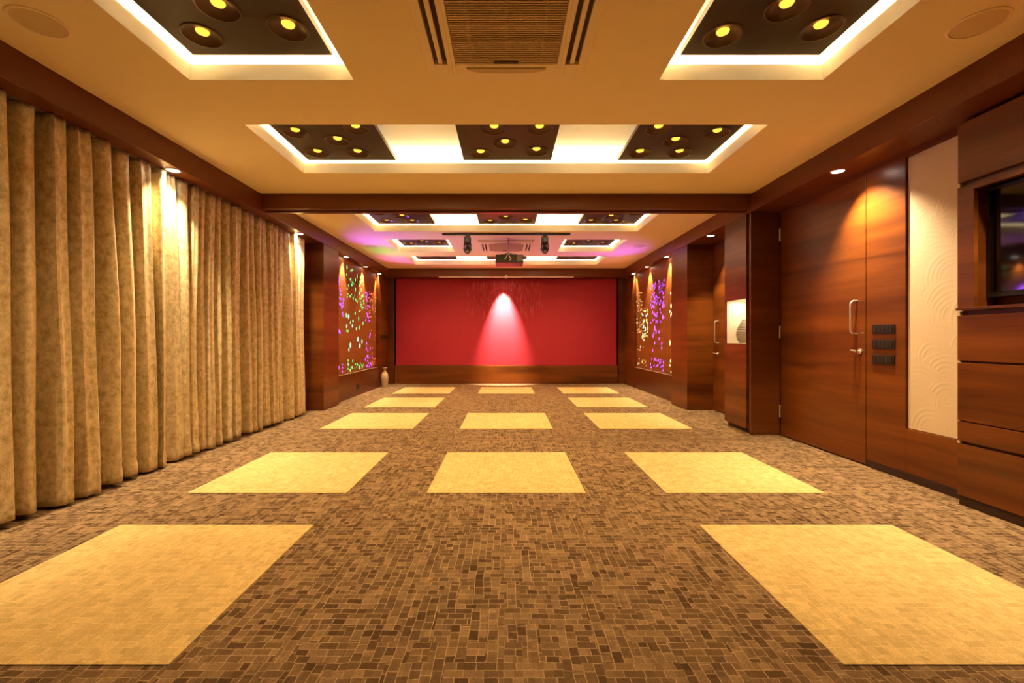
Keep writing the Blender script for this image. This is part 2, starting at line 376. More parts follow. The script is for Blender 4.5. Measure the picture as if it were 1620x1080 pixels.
def arch_relief():
    """plaster panel worked with overlapping fans of raised arcs"""
    rnd = random.Random(5)
    y0, y1, z0, z1 = 3.004, 3.478, 0.405, 2.50
    fans = []
    for k in range(64):
        fans.append((y0 + rnd.uniform(-0.1, 0.57), z0 + rnd.random()*(1.75) , rnd.uniform(0.09, 0.26)))
    fans.sort(key=lambda f: -f[1])
    ny, nz = 110, 420; vs, fs = [], []
    for j in range(nz+1):
        z = z0 + (z1-z0)*j/nz
        for i in range(ny+1):
            y = y0 + (y1-y0)*i/ny; h = 0.0
            for fy, fz, R in fans:
                d = math.hypot(y-fy, (z-fz))
                if d < R and z > fz - 0.35*R:
                    w = min(1, (R-d)/0.01); h = 0.0011*w*abs(math.sin(PI*d/0.034))*(0.35+0.65*max(0, math.cos(2.2*math.atan2(z-fz, y-fy)-1.2)))
                    if d < 0.4*R: h *= 0.3
            vs.append((RW+0.016-h, y, z))
    for j in range(nz):
        for i in range(ny):
            a = j*(ny+1)+i; fs.append((a, a+ny+1, a+ny+2, a+1))
    m = MB().add(vs, fs)
    # rim back to the wall
    X2 = RW+0.05
    m.quad((RW+0.016, y0, z0), (RW+0.016, y1, z0), (X2, y1, z0), (X2, y0, z0)); m.quad((RW+0.016, y0, z1), (X2, y0, z1), (X2, y1, z1), (RW+0.016, y1, z1))
    m.quad((RW+0.016, y1, z0), (RW+0.016, y1, z1), (X2, y1, z1), (X2, y1, z0)); m.quad((RW+0.016, y0, z0), (X2, y0, z0), (X2, y0, z1), (RW+0.016, y0, z1))
    return m.build('relief_panel', M['relief'], fix=False, smooth=True)
tag(arch_relief(), 'tall cream plaster panel with raised fan arcs between door and television cabinet', 'wall panel')

def d_handle(parent, x, y, z0, z1, stand, r, name='handle'):
    pts = []; c = 0.035
    pts.append((x, y, z0)); pts.append((x-stand+c, y, z0))
    for k in range(1, 7):
        a = PI/2*k/6; pts.append((x-stand+c-c*math.sin(a), y, z0+c-c*math.cos(a)))
    pts.append((x-stand, y, z1-c))
    for k in range(1, 7):
        a = PI/2*k/6; pts.append((x-stand+c-c*math.cos(a), y, z1-c+c*math.sin(a)))
    pts.append((x, y, z1))
    return MB().tube(pts, r, 12).build(name, M['chrome'], parent, smooth=True)
def lever(parent, x, y, z):
    m = MB().cyl((x, y, z), (x-0.012, y, z), 0.024).cyl((x-0.012, y, z), (x-0.045, y, z), 0.011)
    m.cyl((x-0.042, y-0.012, z+0.004), (x-0.042, y+0.055, z+0.010), 0.009)
    return m.build('lock', M['chrome'], parent, smooth=True)
# door 1
dr = MB().box(RW, RW+0.05, 3.872, 5.065, 0.012, 2.512).build('door_1', M['wood'], bevel=0.003)
struct(dr, 'large flush sapele door with steel pull handle left of the relief panel', 'door')
d_handle(dr, RW, 3.965, 1.14, 1.43, 0.06, 0.0085)
lever(dr, RW, 3.93, 0.985)
for z in (0.28, 1.17, 2.27):
    MB().cyl((RW-0.004, 5.078, z-0.07), (RW-0.004, 5.078, z+0.07), 0.009).build('hinge', M['chrome'], dr, smooth=True)

# switch plates
def switch_plate(label, x, y0, y1, z0, z1, n, sgn):
    t = thing('switch_plate', label, 'switch plate', (x, (y0+y1)/2, z0), 'dark switch plates on the wood')
    w, h = y1-y0, z1-z0
    MB().box(0, -sgn*0.010, -w/2, w/2, 0, h).build('plate', M['switch'], t, bevel=0.003)
    for k in range(n):
        a = -w/2+0.015+(w-0.03)*k/n
        MB().box(-sgn*0.010, -sgn*0.014, a+0.003, a+(w-0.03)/n-0.003, 0.016, h-0.016).build('rocker_switch', M['black'], t, bevel=0.001)
    return t
switch_plate('top dark switch plate of three on wood right of door', RW, 3.575, 3.795, 1.135, 1.213, 5, 1)
switch_plate('middle dark switch plate of three on wood right of door', RW, 3.575, 3.795, 1.012, 1.090, 5, 1)
switch_plate('bottom dark switch plate of three on wood right of door', RW, 3.578, 3.798, 0.885, 0.963, 5, 1)

# television cabinet wall
CX = 3.00
cab = thing('television_cabinet', 'built-in sapele cabinet with drawers below a television recess', 'cabinet', (0, 0, 0))
CY0, CY1 = 0.6, 2.985
c = MB().box(CX+0.03, 3.36, CY0, CY1, 0.0, 1.285)                              # carcass below the recess
c.box(CX+0.03, 3.36, CY0, CY1, 2.09, 2.515)
c.box(CX+0.03, 3.36, 2.895, CY1, 1.285, 2.09).box(3.16, 3.36, CY0, 2.895, 1.285, 2.09).box(CX+0.03, 3.16, CY0, 1.35, 1.285, 2.09)
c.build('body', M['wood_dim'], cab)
MB().box(CX, CX+0.03, 2.88, CY1, 1.30, 2.095).box(CX, CX+0.03, CY0, 2.88, 2.06, 2.095).build('frame', M['wood'], cab, bevel=0.002)
MB().box(CX-0.012, CX+0.03, CY0, CY1, 1.282, 1.30).build('shelf', M['wood_dim'], cab, bevel=0.002)
MB().box(CX, CX+0.03, CY0, CY1, 2.125, 2.515).build('upper_door', M['wood'], cab, bevel=0.006)
for (z0, z1, cuts) in ((0.955, 1.250, (2.47,)), (0.560, 0.940, (2.47,))):
    ys_ = [CY0, *cuts, CY1]
    for k in range(len(ys_)-1):
        MB().box(CX, CX+0.03, ys_[k]+0.002, ys_[k+1]-(0.002 if k < len(ys_)-2 else 0), z0, z1).build('drawer_front', M['wood'], cab, bevel=0.002)
MB().box(CX, CX+0.03, CY0, CY1, 0.425, 0.552).build('drawer_front', M['wood'], cab, bevel=0.002)
MB().box(CX, CX+0.03, CY0, CY1, 0.065, 0.405).build('drawer_front', M['wood'], cab, bevel=0.002)
MB().box(CX+0.012, CX+0.03, CY0, CY1, 0.0, 0.065).build('plinth', M['groove'], cab)
for z in (0.942, 1.252, 2.098, 0.553, 0.407):  # cream pieces paint in the brightness of the lit groove ends
    MB().box(CX+0.005, CX+0.028, CY1-0.012, CY1+0.006, z, z+(0.026 if z > 0.9 else 0.014)).build('painted_lit_groove_end', M['relief'], cab)
tv = thing('television', 'black wall television in the cabinet recess reflecting purple light', 'television', (3.158, 2.1, 1.36))
MB().box(0, -0.066, -0.62, 0.784, 0, 0.70).build('casing', M['black'], tv, bevel=0.004)
MB().box(-0.067, -0.070, -0.60, 0.766, 0.035, 0.68).build('screen', M['black_gloss'], tv)

# piers and alcove on the right
def pier(name, x0, x1, y0, y1, mat, z0=0.0, z1=SOF, bev=0.003):
    return struct(MB().box(x0, x1, y0, y1, z0, z1).build(name, mat, bevel=bev))
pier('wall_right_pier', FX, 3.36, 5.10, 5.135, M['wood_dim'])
struct(MB().box(FX+0.03, 3.36, 5.135, 5.20, 0, SOF).build('trim_7', M['groove']))
# pier with the lit niche
NY0, NY1, NZ0, NZ1 = 5.215, 5.655, 1.04, 1.56
m = MB().box(FX, 3.22, 5.20, 5.715, 0.055, NZ0-0.004).box(FX, 3.22, 5.20, 5.715, NZ1+0.004, SOF)
m.box(FX, 3.22, 5.20, NY0-0.004, NZ0-0.004, NZ1+0.004).box(FX, 3.22, NY1+0.004, 5.715, NZ0-0.004, NZ1+0.004)
struct(m.build('trim_8', M['wood'], bevel=0.002), 'wooden pier with a white lit niche beside the second door', 'pier')
struct(MB().box(FX+0.04, 3.2, 5.205, 5.70, 0.0, 0.055).build('baseboard_pier', M['groove']))
nd = 0.26
nm = MB()
nm.box(FX+nd, FX+nd+0.004, NY0, NY1, NZ0, NZ1).box(FX+0.002, FX+nd, NY0-0.003, NY0, NZ0, NZ1).box(FX+0.002, FX+nd, NY1, NY1+0.003, NZ0, NZ1)
nm.box(FX+0.002, FX+nd, NY0, NY1, NZ0-0.003, NZ0).box(FX+0.002, FX+nd, NY0, NY1, NZ1, NZ1+0.003)
struct(nm.build('trim_9', M['niche']), 'white lined display niche in the wooden pier', 'niche')
vz = [(0.0, 0.0), (0.055, 0.0)]
for k in range(0, 61):
    s = k/60; r = 0.055 + 0.055*math.sin(PI*min(1, s*1.02))**0.9*(1-0.45*s) - 0.028*s**2
    vz.append((max(0.02, r) + 0.0035*math.cos(k*PI/2), 0.002+0.283*s))
vz += [(0.030, 0.288), (0.024, 0.27), (0.02, 0.2), (0.0, 0.2)]
vz = [(r, z) for r, z in vz]
tag(MB().lathe(vz, (FX+0.125, 5.47, NZ0), 36).build('ribbed_vase', M['vase_white'], smooth=True), 'grey ribbed vase standing in the white lit niche', 'vase')
al = bpy.data.lights.new('niche_light', 'AREA'); al.shape = 'RECTANGLE'; al.size = 0.10; al.size_y = 0.38; al.energy = 0.85; al.color = (1.0, 0.80, 0.52)
ao = bpy.data.objects.new('niche_light', al); COL.objects.link(ao); ao.location = (FX+0.13, (NY0+NY1)/2, NZ1-0.006)

# alcove with the second door
DX = 3.17
pier('wall_right_alcove', FX, 3.36, 6.90, 7.55, M['wood'])
d2 = MB().box(DX, DX+0.05, 5.73, 6.88, 0.012, 2.50).build('door_2', M['wood'], bevel=0.003)
struct(d2, 'narrow view of a second flush sapele door in the alcove', 'door')
struct(MB().box(DX+0.052, 3.36, 5.72, 6.90, 0, SOF).build('trim_10', M['groove']))
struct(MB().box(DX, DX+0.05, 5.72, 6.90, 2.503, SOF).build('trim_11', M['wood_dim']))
d_handle(d2, DX, 6.70, 1.03, 1.36, 0.06, 0.009)
lever(d2, DX, 6.72, 0.87)

# far half: side walls with lit artwork, back wall with the red panel
AX0, AX1 = 2.86, 2.905
for s, nm_ in ((-1, 'left'), (1, 'right')):
    struct(MB().box(s*AX0, s*3.3, 7.552 if s > 0 else 7.452, 10.02, 0.0, 0.45).build('wall_%s_base' % nm_, M['wood_dim'], bevel=0.003))
    struct(MB().box(s*(AX0-0.004), s*AX1, 7.552 if s > 0 else 7.452, 10.02, 0.452, 0.458).build('trim_%d' % (12 if s < 0 else 13), M['metal_strip']))
    struct(MB().box(s*AX0, s*3.3, 10.022, 10.86, 0, SOF).build('wall_%s_far' % nm_, M['wood'], bevel=0.003))
    struct(MB().box(s*(AX0-0.012), s*AX0, 10.03, 10.855, 0.0, 0.10).build('baseboard_%s' % ('far_left' if s < 0 else 'far_right'), M['wood_dim'], bevel=0.002))
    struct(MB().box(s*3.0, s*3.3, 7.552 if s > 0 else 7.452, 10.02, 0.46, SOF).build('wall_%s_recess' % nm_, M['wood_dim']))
    struct(MB().box(s*2.72, s*3.3, 10.865, 10.985, 0, SOF+0.01).build('trim_%d' % (14 if s < 0 else 15), M['wood_dim']))
pier('wall_left_pier', -3.36, -FX, 6.83, 7.45, M['wood'])
struct(MB().box(-2.70, 2.70, 10.86, 11.04, 0.0, 0.44).build('trim_16', M['wood'], bevel=0.004), 'wooden dado under the red wall panel', 'dado')
red_ = tag(MB().box(-2.68, 2.68, 10.90, 11.04, 0.445, 2.545).build('red_wall_panel', M['red'], bevel=0.004), 'wide red fabric panel filling the end wall, lit by one spot', 'wall panel')

rnd_ = random.Random(77); mo = MB()
for k_ in range(330):                                 # fine raised streaks, like falling rain, in the upper middle
    x_ = -0.05 + rnd_.gauss(0, 0.58)
    if abs(x_+0.05) > 0.92: x_ = -0.05 + rnd_.uniform(-0.8, 0.8)
    top_ = 2.50 - 0.05*rnd_.random() if rnd_.random() < 0.25 else rnd_.uniform(1.75, 2.48)
    len_ = rnd_.uniform(0.06, 0.22)
    if abs(x_) < 0.3 and top_ < 2.1: continue
    w_ = rnd_.uniform(0.003, 0.006); p_ = []
    for q in range(6): p_.append((x_ + 0.008*math.sin(q*1.4+k_), 10.8985, top_ - len_*q/5))
    mo.tube(p_, [0.001, w_, w_, w_*0.8, w_, 0.001], 6)
mo = mo.build('raised_streaks', M['red_streak'], red_, smooth=True); mo['kind'] = 'stuff'; mo['label'] = 'fine raised pink streaks'

# ---------------------------------------------------------------- lit perforated artwork panels
def drop(m, cy, cz, w, h, x, s, rnd):
    """an elongated six sided cut-out, a shallow prism standing 2 mm off the panel"""
    k = rnd.uniform(0.15, 0.4)
    ring = [(0, h/2), (w/2, h*k*0.6), (w/2*rnd.uniform(.6, 1), -h*0.28), (0, -h/2), (-w/2*rnd.uniform(.6, 1), -h*0.22), (-w/2, h*k*0.5)]
    vs = [(x, cy+a, cz+b) for a, b in ring] + [(x-s*0.0025, cy+a*0.94, cz+b*0.96) for a, b in ring]
    fs = [tuple(range(6, 12))] + [(i, (i+1) % 6, 6+(i+1) % 6, 6+i) for i in range(6)]
    m.add(vs, fs)
def artwork(side, zones, label, ny0):
    s = -1 if side == 'left' else 1
    t = thing('light_artwork', label, 'wall art', (s*AX1, 8.8, 0.46), 'perforated light panels facing each other')
    ya, yb = ny0, 10.015
    MB().box(0, s*0.09, ya-8.8, yb-8.8, 0.0, SOF-0.46-0.002).build('panel', M['wood_art'], t)
    rnd = random.Random(11 if s < 0 else 23)
    drops = []; placed = []
    for (y0, y1, z0, z1, n, smin, smax, cols) in zones:
        n = int(n*0.62+2)
        tries = 0; k = 0
        while k < n and tries < n*30:
            tries += 1
            y = rnd.uniform(y0, y1); z = rnd.uniform(z0, z1); h = (smin + (smax-smin)*rnd.random()**1.8)*0.70; w = h*rnd.uniform(0.36, 0.58)
            if y-w/2 < ya+0.01 or y+w/2 > yb-0.01 or z-h/2 < 0.47 or z+h/2 > SOF-0.01: continue
            if any(abs(y-a) < (w+c)/2+0.004 and abs(z-b) < (h+d)/2+0.004 for a, b, c, d in placed): continue
            placed.append((y, z, w, h)); k += 1
            col = rnd.choice(cols)
            drops.append((y, z, w, h, col))
    placed_list = sorted(drops, key=lambda d: -d[2]*d[3])
    rest = MB(); mats = []; rest_idx = []
    for k, (y, z, w, h, col) in enumerate(placed_list):
        if k < 100:
            mb = MB(); drop(mb, y-8.8, z-0.46, w, h, -s*0.0002, s, rnd); mb.build('light_cutout', ART[col], t, fix=False)['label'] = '%s glowing cut-out' % col
        else:
            drop(rest, y-8.8, z-0.46, w, h, -s*0.0002, s, rnd); rest_idx.append(col)
    if rest_idx:
        o = rest.build('small_light_cutouts', None, t, fix=False); o['kind'] = 'stuff'
        names = sorted(set(rest_idx))
        for c_ in names: o.data.materials.append(ART[c_])
        for i, p in enumerate(o.data.polygons): p.material_index = names.index(rest_idx[i//7])
    return t
def art_spill(side, y, z, col, watt):
    """coloured LEDs behind the cut-outs throw some of their light up on to the ceiling"""
    s = -1 if side == 'left' else 1
    spot('artwork_led_light', (s*(AX1-0.03), y, z), (s*1.6, y-0.4, CEIL), watt, col, 95, 1.0, 0.15)
for args in (('left', 7.75, 1.9, (0.35, 0.08, 1.0), 66), ('left', 8.7, 1.9, (0.1, 0.9, 0.25), 26), ('left', 9.5, 1.9, (0.8, 0.15, 0.7), 52),
             ('right', 8.65, 1.9, (0.38, 0.08, 1.0), 52), ('right', 9.5, 1.8, (0.9, 0.35, 0.35), 12)): art_spill(*args)
artwork('left', [
    (7.47, 7.62, 2.2, 2.5, 10, 0.05, 0.14, ['purple']), (7.50, 8.02, 1.75, 2.2, 46, 0.02, 0.07, ['purple', 'purple', 'violet']), (7.50, 8.02, 1.38, 1.8, 26, 0.05, 0.16, ['purple']),
    (7.55, 8.0, 0.50, 1.35, 9, 0.06, 0.15, ['purple']), (7.50, 8.0, 0.48, 0.64, 9, 0.04, 0.10, ['violet', 'purple']),
    (8.15, 8.75, 1.8, 2.4, 44, 0.04, 0.12, ['green']), (8.85, 9.15, 1.6, 2.4, 44, 0.04, 0.14, ['green']),
    (8.15, 9.15, 1.15, 1.6, 18, 0.06, 0.15, ['green', 'green', 'mint']), (8.2, 9.1, 0.85, 1.15, 5, 0.09, 0.17, ['mint']),
    (8.15, 8.5, 0.50, 0.72, 10, 0.05, 0.13, ['green']), (8.6, 9.15, 0.49, 0.63, 22, 0.03, 0.07, ['green']),
    (9.25, 9.55, 1.45, 2.1, 36, 0.03, 0.09, ['violet']), (9.45, 10.0, 1.55, 2.1, 90, 0.02, 0.06, ['red', 'amber', 'red']),
    (9.25, 9.6, 0.50, 1.3, 16, 0.05, 0.11, ['violet']), (9.6, 10.0, 0.6, 1.5, 16, 0.025, 0.055, ['red']), (9.25, 9.75, 0.50, 0.70, 12, 0.05, 0.1, ['violet']),
    (9.7, 10.0, 0.52, 0.68, 10, 0.03, 0.06, ['red'])],
    'left-hand wooden wall panel pierced with purple, green and red lights', 7.455)
artwork('right', [
    (9.55, 10.0, 1.2, 2.1, 80, 0.02, 0.07, ['amber', 'lime', 'amber']), (9.2, 9.6, 1.05, 1.75, 56, 0.05, 0.13, ['lime', 'lime', 'mint', 'amber']),
    (9.2, 10.0, 0.55, 1.1, 10, 0.04, 0.13, ['lime', 'amber']), (9.3, 10.0, 0.5, 0.66, 16, 0.02, 0.05, ['amber']),
    (8.25, 9.05, 1.75, 2.2, 90, 0.03, 0.09, ['purple', 'violet', 'purple']), (8.25, 9.05, 1.4, 1.8, 34, 0.05, 0.13, ['violet', 'purple']),
    (8.3, 9.0, 0.8, 1.4, 14, 0.07, 0.16, ['purple', 'violet']), (8.25, 9.05, 0.49, 0.70, 30, 0.04, 0.10, ['purple', 'violet']),
    (7.58, 8.05, 1.95, 2.45, 16, 0.03, 0.09, ['lime', 'amber']), (7.58, 8.0, 1.5, 1.95, 18, 0.07, 0.14, ['lime', 'lime', 'mint']),
    (7.58, 8.05, 0.8, 1.4, 9, 0.07, 0.15, ['lime', 'amber']), (7.58, 8.0, 0.5, 0.75, 12, 0.05, 0.13, ['lime'])],
    'right-hand wooden wall panel pierced with yellow and purple lights', 7.555)

# ---------------------------------------------------------------- lights: coves
for i, (a, b, c, d) in enumerate(COVES):
    g = 0.045; w = 0.012; m = MB()
    m.box(a-g-w, b+g+w, c-g-w, c-g, LIP+0.001, LIP+0.012).box(a-g-w, b+g+w, d+g, d+g+w, LIP+0.001, LIP+0.012)
    m.box(a-g-w, a-g, c-g, d+g, LIP+0.001, LIP+0.012).box(b+g, b+g+w, c-g, d+g, LIP+0.001, LIP+0.012)
    where = ['left near ceiling cove', 'right near ceiling cove', 'wide cove before the beam', 'wide cove just behind the beam', 'small left cove behind the beam',
             'small right cove behind the beam', 'wide cove nearest the red panel'][i]
    tag(m.build('led_strip', M['led']), 'warm white strip light hidden on the ledge of the ' + where, 'strip light', 'cove strip lights')

# ---------------------------------------------------------------- dark ceiling panels with bowl lamps
PS = 0.85; PZ = 2.832; PT = 0.034; BR = 0.098
LAY_A = [(-0.25, 0.25), (0.27, 0.19), (-0.02, 0.03), (-0.22, -0.25), (0.22, -0.24)]
LAY_L = [(-0.265, 0.25), (0.11, 0.25), (0.02, -0.01), (-0.275, -0.17), (0.255, -0.24)]
LAY_M = [(-0.25, 0.26), (0.27, 0.21), (-0.02, 0.05), (-0.11, -0.235), (0.265, -0.235)]
LAY_R = [(-0.26, 0.25), (0.11, 0.25), (-0.02, 0.0), (-0.25, -0.235), (0.27, -0.16)]
def panel_mesh(lay):
    bm = bmesh.new(); h = PS/2; seg = 24
    edges = []
    def loop(pts):
        vs = [bm.verts.new((x, y, 0)) for x, y in pts]
        for i in range(len(vs)): edges.append(bm.edges.new((vs[i], vs[(i+1) % len(vs)])))
    loop([(-h, -h), (h, -h), (h, h), (-h, h)])
    for cx, cy in lay: loop([(cx+BR*math.cos(2*PI*k/seg), cy+BR*math.sin(2*PI*k/seg)) for k in range(seg)])
    bmesh.ops.triangle_fill(bm, edges=edges, use_beauty=True)
    ext = bmesh.ops.extrude_face_region(bm, geom=list(bm.faces))
    bmesh.ops.translate(bm, verts=[v for v in ext['geom'] if isinstance(v, bmesh.types.BMVert)], vec=(0, 0, PT))
    bmesh.ops.recalc_face_normals(bm, faces=bm.faces)
    me = bpy.data.meshes.new('panel'); bm.to_mesh(me); bm.free(); me.materials.append(M['panel']); return me
bowl_prof = [(BR+0.012, -0.001), (BR+0.010, -0.005), (BR+0.002, -0.006), (BR-0.003, -0.001), (BR-0.012, 0.008), (BR-0.030, 0.017), (BR-0.050, 0.023), (0.034, 0.026)]
BOWL = MB().lathe(bowl_prof, seg=28)
LAMP = MB().lathe([(0.036, 0.0250), (0.032, 0.017), (0.022, 0.012), (0.001, 0.011)], seg=20)
_bowl_o = BOWL.build('lamp_bowl', M['bowl'], smooth=True, fix=False); _lamp_o = LAMP.build('lamp', M['lamp_yellow'], smooth=True, fix=False)
BOWL_ME, LAMP_ME = _bowl_o.data, _lamp_o.data
bpy.data.objects.remove(_bowl_o); bpy.data.objects.remove(_lamp_o)
PANELS = [(-1.49, 2.32, LAY_A, 'dark lamp panel in the near left ceiling cove'), (1.49, 2.32, LAY_A, 'dark lamp panel in the near right ceiling cove'),
    (-1.50, 3.945, LAY_L, 'left lamp panel in the wide cove before the beam'), (0.01, 3.945, LAY_M, 'middle lamp panel in the wide cove before the beam'), (1.51, 3.945, LAY_R, 'right lamp panel in the wide cove before the beam'),
    (-1.50, 6.375, LAY_L, 'left lamp panel in the wide cove just behind the beam'), (0.01, 6.375, LAY_M, 'middle lamp panel in the wide cove just behind the beam'), (1.51, 6.375, LAY_R, 'right lamp panel in the wide cove just behind the beam'),
    (-1.49, 7.98, LAY_A, 'dark lamp panel in the small far left cove'), (1.49, 7.98, LAY_A, 'dark lamp panel in the small far right cove'),
    (-1.50, 9.48, LAY_L, 'left lamp panel in the cove nearest the red wall'), (0.01, 9.48, LAY_M, 'lamp panel above the projector in the cove nearest the red wall'), (1.51, 9.48, LAY_R, 'right lamp panel in the cove nearest the red wall')]
meshes = {}
bowl_light = bpy.data.lights.new('bowl_lamp_light', 'SPOT'); bowl_light.energy = BOWL_WATT; bowl_light.color = BOWL_COLOR
bowl_light.spot_size = math.radians(125); bowl_light.spot_blend = 0.7; bowl_light.shadow_soft_size = 0.03
for x, y, lay, lab in PANELS:
    t = thing('ceiling_light_panel', lab, 'ceiling lamp', (x, y, PZ), 'dark ceiling panels with five bowl lamps')
    key = id(lay)
    if key not in meshes: meshes[key] = panel_mesh(lay)
    o = bpy.data.objects.new('panel', meshes[key]); COL.objects.link(o); o.parent = t
    st = MB()
    for sx in (-0.36, 0.36):
        for sy in (-0.36, 0.36): st.cyl((sx, sy, PT), (sx, sy, TOPZ-PZ), 0.006, 8)
    st.build('hanger', M['grey'], t)
    for bx, by in lay:
        b = bpy.data.objects.new('lamp_bowl', BOWL_ME); COL.objects.link(b); b.parent = t; b.location = (bx, by, 0)
        l = bpy.data.objects.new('lamp', LAMP_ME); COL.objects.link(l); l.parent = b
        s = bpy.data.objects.new('bowl_lamp_light', bowl_light); COL.objects.link(s); s.parent = t; s.location = (bx, by, 0.004)

# ---------------------------------------------------------------- downlights in the soffits
def downlight(x, y, z, label, watt, tgt, angle=70, blend=0.6, r=0.048):
    t = thing('downlight', label, 'downlight', (x, y, z), 'recessed soffit downlights')
    MB().lathe([(r+0.012, 0.0), (r+0.011, -0.004), (r, -0.005), (r-0.004, -0.001)], seg=28).build('trim_ring', M['chrome'], t, smooth=True)
    MB().lathe([(r-0.004, -0.0015), (r*0.6, -0.003), (0.0005, -0.0035)], seg=24).build('lens', M['lamp_white'], t, smooth=True)
    spot('downlight_beam', (0, 0, -0.012), (tgt[0]-x, tgt[1]-y, tgt[2]-z), watt, DOWN_COLOR, angle, blend, 0.03, t)
    return t
downlight(-2.855, 3.85, SOF, 'lit downlight above the middle gold curtain', 130, (-3.03, 3.80, 0.8), 100, 1.0)
downlight(-2.855, 6.19, SOF, 'lit downlight above the far end of the gold curtains', 110, (-3.03, 6.2, 0.8), 100, 1.0)
downlight(-2.855, 1.75, SOF, 'lit downlight above the nearest gold curtain', 60, (-3.02, 2.0, 0.9), 62, 1.0)
downlight(2.86, 3.87, SOF, 'lit downlight above the large wooden door', 112, (3.15, 3.70, 1.3), 96, 0.8)
downlight(2.86, 1.9, SOF, 'lit downlight above the television cabinet', 70, (3.0, 2.3, 1.0), 95)
downlight(2.87, 6.30, SOF, 'lit downlight in the alcove before the second door', 80, (3.15, 6.35, 1.0), 80)
for s, nm_ in ((-1, 'left'), (1, 'right')):
    for y, pos in ((7.95, 'nearest'), (9.05, 'middle'), (10.02, 'farthest')):
        downlight(s*2.835, y, SOF, '%s of three downlights over the %s light artwork' % (pos, 'purple and green' if s < 0 else 'yellow and purple'), 75, (s*2.94, y, 1.4), 62, 0.7, 0.042)
dl = downlight(-0.07, 10.62, SOF+0.01, 'lit downlight in the bulkhead over the red panel', 1000, (-0.07, 11.24, 0.3), 49, 1.0, 0.042)
[c for c in dl.children if c.type == 'LIGHT'][0].data.color = (1.0, 0.80, 0.55)

# ---------------------------------------------------------------- curtains
def curtain(y0, y1, seed, label, ztop=SOF-0.004, zbot=0.028):
    rnd = random.Random(seed)
    folds = []; y = y0
    while y < y1-0.08:
        w = rnd.uniform(0.105, 0.20); folds.append((y, min(w, y1-y) if y+w < y1-0.1 else y1-y, rnd.uniform(0.72, 1.15), rnd.uniform(-1, 1), rnd.uniform(0, 6.28))); y += folds[-1][1]
    per = 20; nv = 60; cols = []
    for (a, w, am, dr, ph) in folds:
        for k in range(per): cols.append((a + w*k/per, w, k/per, am, dr, ph))
    cols.append((folds[-1][0]+folds[-1][1], folds[-1][1], 1.0, folds[-1][2], folds[-1][3], folds[-1][4]))
    sm = lambda i, key: sum(cols[max(0, min(len(cols)-1, i+d))][key] for d in range(-8, 9))/17
    vs, fs = [], []
    for j in range(nv+1):
        v = j/nv                                  # 0 bottom, 1 top
        z = zbot + (ztop-zbot)*v
        for i, (yy, w, k, am, dr, ph) in enumerate(cols):
            A = sm(i, 3); D = sm(i, 4); P = ph
            th = 2*PI*k
            d = min(k, 1-k)                        # distance from the valley between two folds
            amp = (0.066 + 0.026*(1-v)**0.7)*A*min(1.1, w/0.135)
            prof = math.tanh(-2.0*math.cos(th)+0.25)/0.96 + 0.10*math.cos(3*th+P)*min(1, d*3)
            x = -2.985 + amp*prof
            # heading gathers, wrinkles, billow towards the hem
            x += 0.006*math.cos(3*th+1.0)*max(0, (v-0.9)/0.1)
            x += 0.010*math.sin(2.6*v*PI+P)*A*0.6
            yo = -0.10*w*math.sin(th) + 0.075*D*math.sin((1-v)*1.9)*(1 if 0 < i < len(cols)-1 else 0)
            x += 0.012*(1-v)**2
            if 0.046 < v < 0.056: x -= 0.003
            if v < 0.05: x += 0.006*math.sin(yy*61+P)
            zz = z
            if v < 0.08: zz = z + (0.08-v)/0.08*(0.014*math.sin(yy*9.0+seed) - 0.004*math.cos(th))
            vs.append((x, max(y0, min(y1, yy+yo)), zz))
    n = len(cols)
    for j in range(nv):
        for i in range(n-1): a = j*n+i; fs.append((a, a+1, a+n+1, a+n))
    o = MB().add(vs, fs).build('curtain', M['velvet'], smooth=True, fix=False)
    for p in o.data.polygons: p.use_smooth = True
    sd = o.modifiers.new('thickness', 'SOLIDIFY'); sd.thickness = 0.004
    return tag(o, label, 'curtain', 'gold velvet curtains along the left wall')
curtain(0.9, 3.735, 3, 'nearest gold crushed velvet curtain, cut by the left picture edge')
curtain(3.765, 4.96, 8, 'middle gold velvet curtain, brightly lit at its top by a downlight')
curtain(5.01, 6.52, 14, 'farthest gold velvet curtain, ending at the wooden pier')
tag(MB().box(-3.0, -2.93, 0.9, 6.55, SOF-0.0035, SOF-0.0005).build('curtain_rail', M['grey']), 'slim rail carrying the gold curtains under the soffit', 'curtain rail')

# ---------------------------------------------------------------- carpet squares and floor strip
T = 1.13
rows = [(1.51, 'nearest row', 'LR'), (3.185, 'second row', 'LMR'), (5.455, 'third row, just past the floor strip', 'LMR'), (7.16, 'fourth row', 'LR'), (8.92, 'farthest row, before the red panel', 'LMR')]
for y, rn, cols_ in rows:
    for c_ in cols_:
        x0 = {'L': -2.265, 'M': -0.565, 'R': 1.135}[c_]
        tag(MB().box(x0, x0+T, y, y+T+(0.02 if y > 6 else 0), 0.0005, 0.004).build('carpet_square', M['yellow']),
            'yellow carpet square, %s of the %s' % ({'L': 'left one', 'M': 'middle one', 'R': 'right one'}[c_], rn), 'carpet', 'yellow carpet squares inlaid in the floor')
struct(MB().box(-0.62, 2.70, 4.868, 4.880, 0.0005, 0.003).build('trim_17', M['metal_strip']), 'thin metal strip across the carpet under the beam', 'floor strip')

